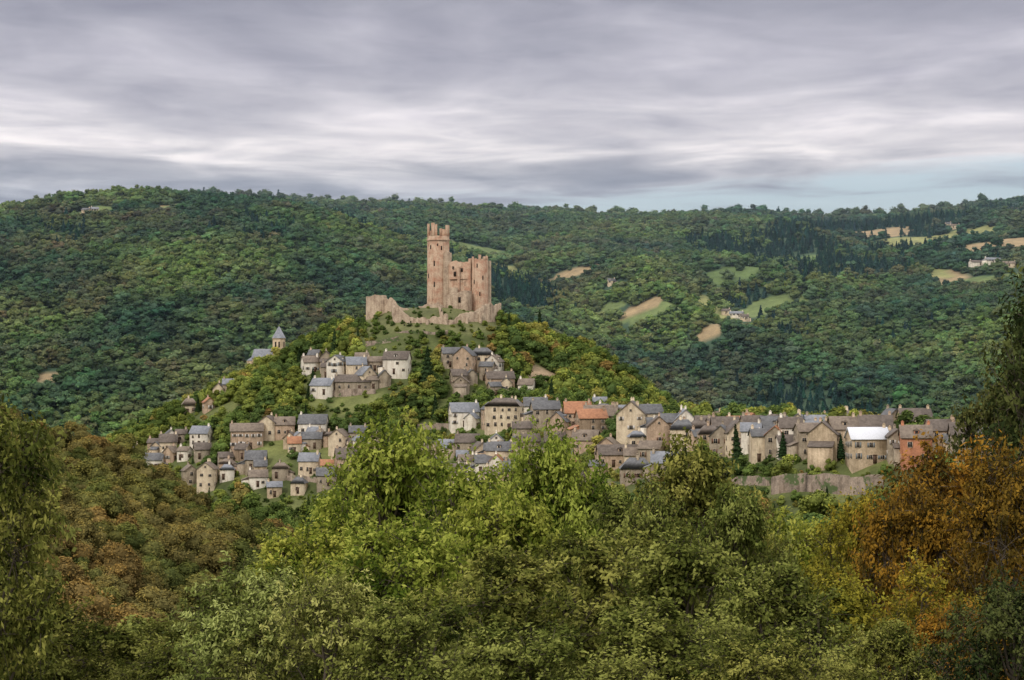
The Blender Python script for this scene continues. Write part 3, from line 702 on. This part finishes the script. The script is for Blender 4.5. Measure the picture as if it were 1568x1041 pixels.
scl=np.stack([s*rng.uniform(.9,1.3,n),s*rng.uniform(.9,1.3,n),s*rng.uniform(.8,1.15,n)],1)
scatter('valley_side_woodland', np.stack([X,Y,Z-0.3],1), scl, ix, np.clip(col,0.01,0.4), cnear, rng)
print('valley', n)

# ------------------------------------------------------------------ foreground trees (individual)
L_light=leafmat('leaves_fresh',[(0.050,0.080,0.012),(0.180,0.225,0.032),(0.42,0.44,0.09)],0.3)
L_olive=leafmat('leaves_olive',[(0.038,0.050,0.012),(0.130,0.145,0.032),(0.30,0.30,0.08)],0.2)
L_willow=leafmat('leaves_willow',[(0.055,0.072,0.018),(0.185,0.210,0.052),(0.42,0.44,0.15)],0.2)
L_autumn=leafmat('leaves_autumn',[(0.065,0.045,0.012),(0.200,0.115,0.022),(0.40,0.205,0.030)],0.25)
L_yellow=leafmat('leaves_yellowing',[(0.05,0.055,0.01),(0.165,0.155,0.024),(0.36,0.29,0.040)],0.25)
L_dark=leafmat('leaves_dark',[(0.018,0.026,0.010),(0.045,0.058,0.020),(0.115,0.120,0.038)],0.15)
rng=np.random.RandomState(21)
def variants(mat, nm, **kw): return [big_tree('%s_mesh_%d'%(nm,i), rng, 10, mat=mat, **kw) for i in range(2)]
T={}
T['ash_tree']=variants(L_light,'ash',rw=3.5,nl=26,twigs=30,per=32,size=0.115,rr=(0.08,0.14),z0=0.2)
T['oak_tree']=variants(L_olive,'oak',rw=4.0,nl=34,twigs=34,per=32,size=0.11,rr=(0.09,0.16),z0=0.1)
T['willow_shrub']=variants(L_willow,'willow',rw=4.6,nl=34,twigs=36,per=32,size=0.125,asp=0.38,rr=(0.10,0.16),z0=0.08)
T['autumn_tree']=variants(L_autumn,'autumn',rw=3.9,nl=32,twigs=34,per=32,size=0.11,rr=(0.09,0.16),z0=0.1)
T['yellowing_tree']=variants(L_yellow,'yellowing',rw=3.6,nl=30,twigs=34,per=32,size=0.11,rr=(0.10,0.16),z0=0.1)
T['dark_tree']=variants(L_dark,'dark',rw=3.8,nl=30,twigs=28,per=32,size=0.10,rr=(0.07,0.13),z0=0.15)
FG=[ # kind, bearing px, top py, distance, crown width px
('ash_tree',600,640,96,250),('ash_tree',700,700,90,240),('ash_tree',850,655,100,210),('ash_tree',520,745,84,200),('ash_tree',770,740,82,220),
('oak_tree',1060,695,82,260),('oak_tree',960,735,78,240),('oak_tree',1130,765,74,200),
('ash_tree',1215,785,88,200),('yellowing_tree',1290,810,78,200),('yellowing_tree',1330,785,84,180),
('autumn_tree',1465,700,72,280),('autumn_tree',1395,755,66,200),('yellowing_tree',1400,870,52,240),('autumn_tree',1540,705,64,230),
('willow_shrub',380,875,46,300),('ash_tree',470,800,68,240),('willow_shrub',500,885,44,280),('ash_tree',610,790,64,260),
('oak_tree',760,850,50,330),('oak_tree',900,800,54,340),('oak_tree',1060,830,50,330),('oak_tree',640,905,42,300),('oak_tree',1180,880,46,300),
('oak_tree',820,940,38,320),('oak_tree',1000,930,38,320),('yellowing_tree',1280,900,50,240),('dark_tree',1550,880,34,230),('oak_tree',1150,960,36,260),('oak_tree',1360,960,40,220),('autumn_tree',1470,930,42,200),
('dark_tree',1625,430,76,270),('dark_tree',1520,585,80,200),
('oak_tree',-70,530,62,260),('oak_tree',-40,620,56,200),
('oak_tree',40,905,70,300),('oak_tree',180,940,66,280),('oak_tree',290,960,60,240),
]
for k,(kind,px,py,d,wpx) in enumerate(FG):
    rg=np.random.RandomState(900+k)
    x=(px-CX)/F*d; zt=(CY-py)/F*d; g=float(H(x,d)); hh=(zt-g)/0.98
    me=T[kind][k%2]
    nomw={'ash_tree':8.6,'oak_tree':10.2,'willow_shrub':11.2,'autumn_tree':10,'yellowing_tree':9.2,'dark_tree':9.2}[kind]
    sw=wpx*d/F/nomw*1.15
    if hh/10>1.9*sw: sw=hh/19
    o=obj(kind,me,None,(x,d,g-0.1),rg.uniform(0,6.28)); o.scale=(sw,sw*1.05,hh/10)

me=conifer_mesh('cedar_mesh', np.random.RandomState(3), 15, 4.2, 6000, 0.38, leafmat('needles_dark',[(0.015,0.03,0.015),(0.04,0.07,0.03),(0.06,0.10,0.04)],0.0))
for px,py,s in ((655,590,1.25),(480,590,0.6),(1197,700,0.6),(1285,712,0.5)):
    x,y,z=sight(px,py,600,1000,1.0); o=obj('cedar_tree',me,None,(x,y-3,z-0.5)); o.scale=(s,s,s)

# ------------------------------------------------------------------ valley haze (real scattering air)
mh=bpy.data.materials.new('moist_air'); mh.use_nodes=True; nt=mh.node_tree; nt.nodes.clear()
vs=N(nt,'ShaderNodeVolumeScatter'); vs.inputs['Color'].default_value=(0.60,0.80,1.0,1); vs.inputs['Density'].default_value=6e-5; vs.inputs['Anisotropy'].default_value=0.2
om=N(nt,'ShaderNodeOutputMaterial'); nt.links.new(vs.outputs[0],om.inputs['Volume'])
mbx=MB(); mbx.box(-3000,3000,1180,5000,-160,420); obj('valley_haze', mbx.mesh('valley_haze',[mh]))

# ------------------------------------------------------------------ sky, light, camera
w=bpy.data.worlds.new('World'); scene.world=w; w.use_nodes=True; nt=w.node_tree; nt.nodes.clear()
def M(op,a,b_=None,clamp=False):
    n=N(nt,'ShaderNodeMath',operation=op); n.use_clamp=clamp
    for i,v in enumerate((a,b_)):
        if v is None: continue
        if isinstance(v,(int,float)): n.inputs[i].default_value=v
        else: nt.links.new(v,n.inputs[i])
    return n.outputs[0]
tc=N(nt,'ShaderNodeTexCoord'); sep=N(nt,'ShaderNodeSeparateXYZ'); nt.links.new(tc.outputs['Generated'],sep.inputs[0])
dxx,dyy,dz=sep.outputs
zc=M('MAXIMUM',dz,0.03)
cmb=N(nt,'ShaderNodeCombineXYZ'); nt.links.new(M('DIVIDE',dxx,zc),cmb.inputs[0]); nt.links.new(M('DIVIDE',dyy,zc),cmb.inputs[1])
mp=N(nt,'ShaderNodeMapping'); mp.inputs['Scale'].default_value=(1.25,0.75,1); mp.inputs['Rotation'].default_value=(0,0,0.1); mp.inputs['Location'].default_value=(2.3,1.1,0); nt.links.new(cmb.outputs[0],mp.inputs[0])
n1=noise(nt,mp.outputs[0],0.75,5,0.5,0.6); n2=noise(nt,mp.outputs[0],2.4,4,0.55,0.5)
el=M('MULTIPLY',dz,1/0.4,True)
el=M('ADD',el,M('MULTIPLY',M('SUBTRACT',n1,0.5),0.05),True)
cl=ramp(nt,el,[(0.0,(0.42,0.46,0.56)),(0.185,(0.40,0.43,0.51)),(0.21,(0.50,0.51,0.57)),(0.24,(0.78,0.76,0.80)),(0.275,(0.68,0.665,0.72)),(0.33,(0.50,0.495,0.57)),(0.40,(0.40,0.40,0.475)),(0.44,(0.33,0.335,0.405)),(0.6,(0.76,0.75,0.78)),(1.0,(1.28,1.25,1.24))])
sh=ramp(nt,n1,[(0.32,(0.72,0.73,0.78)),(0.5,(0.99,0.99,1.0)),(0.66,(1.34,1.32,1.29))])
sh2=ramp(nt,n2,[(0.3,(0.90,0.90,0.92)),(0.7,(1.10,1.10,1.08))])
cl=mul(nt,mul(nt,cl,sh),sh2)
b1=N(nt,'ShaderNodeBackground'); nt.links.new(cl,b1.inputs[0]); b1.inputs[1].default_value=1.0
sk=N(nt,'ShaderNodeTexSky',sky_type='NISHITA'); sk.sun_disc=False; sk.sun_elevation=math.radians(42); sk.sun_rotation=math.radians(215)
b2=N(nt,'ShaderNodeBackground'); nt.links.new(sk.outputs[0],b2.inputs[0]); b2.inputs[1].default_value=0.06
b3=N(nt,'ShaderNodeBackground'); b3.inputs[0].default_value=(0.23,0.30,0.40,1); b3.inputs[1].default_value=0.85
ad=N(nt,'ShaderNodeAddShader'); nt.links.new(b2.outputs[0],ad.inputs[0]); nt.links.new(b3.outputs[0],ad.inputs[1])
g=M('ADD',M('SUBTRACT',0.0725,dz),M('ADD',M('MULTIPLY',dxx,0.07),M('MULTIPLY',M('SUBTRACT',n1,0.5),0.04)))
g=M('MULTIPLY',M('MULTIPLY',g,90,True),0.85)
mx=N(nt,'ShaderNodeMixShader'); nt.links.new(g,mx.inputs[0]); nt.links.new(b1.outputs[0],mx.inputs[1]); nt.links.new(ad.outputs[0],mx.inputs[2])
wo=N(nt,'ShaderNodeOutputWorld'); nt.links.new(mx.outputs[0],wo.inputs[0])

sl=bpy.data.lights.new('sun','SUN'); sl.energy=1.5; sl.angle=math.radians(12); sl.color=(1.0,0.93,0.82)
so=obj('sun',sl,None,(0,0,300)); so.rotation_euler=(math.radians(48),0,math.radians(-35))
cam=bpy.data.cameras.new('camera'); cam.lens=70; cam.sensor_width=36; cam.clip_end=20000; cam.clip_start=0.5
co=obj('camera',cam); co.location=(0,0,0); co.rotation_euler=(math.radians(90),0,0); scene.camera=co
scene.view_settings.view_transform='Standard'; scene.view_settings.look='None'; scene.view_settings.exposure=0
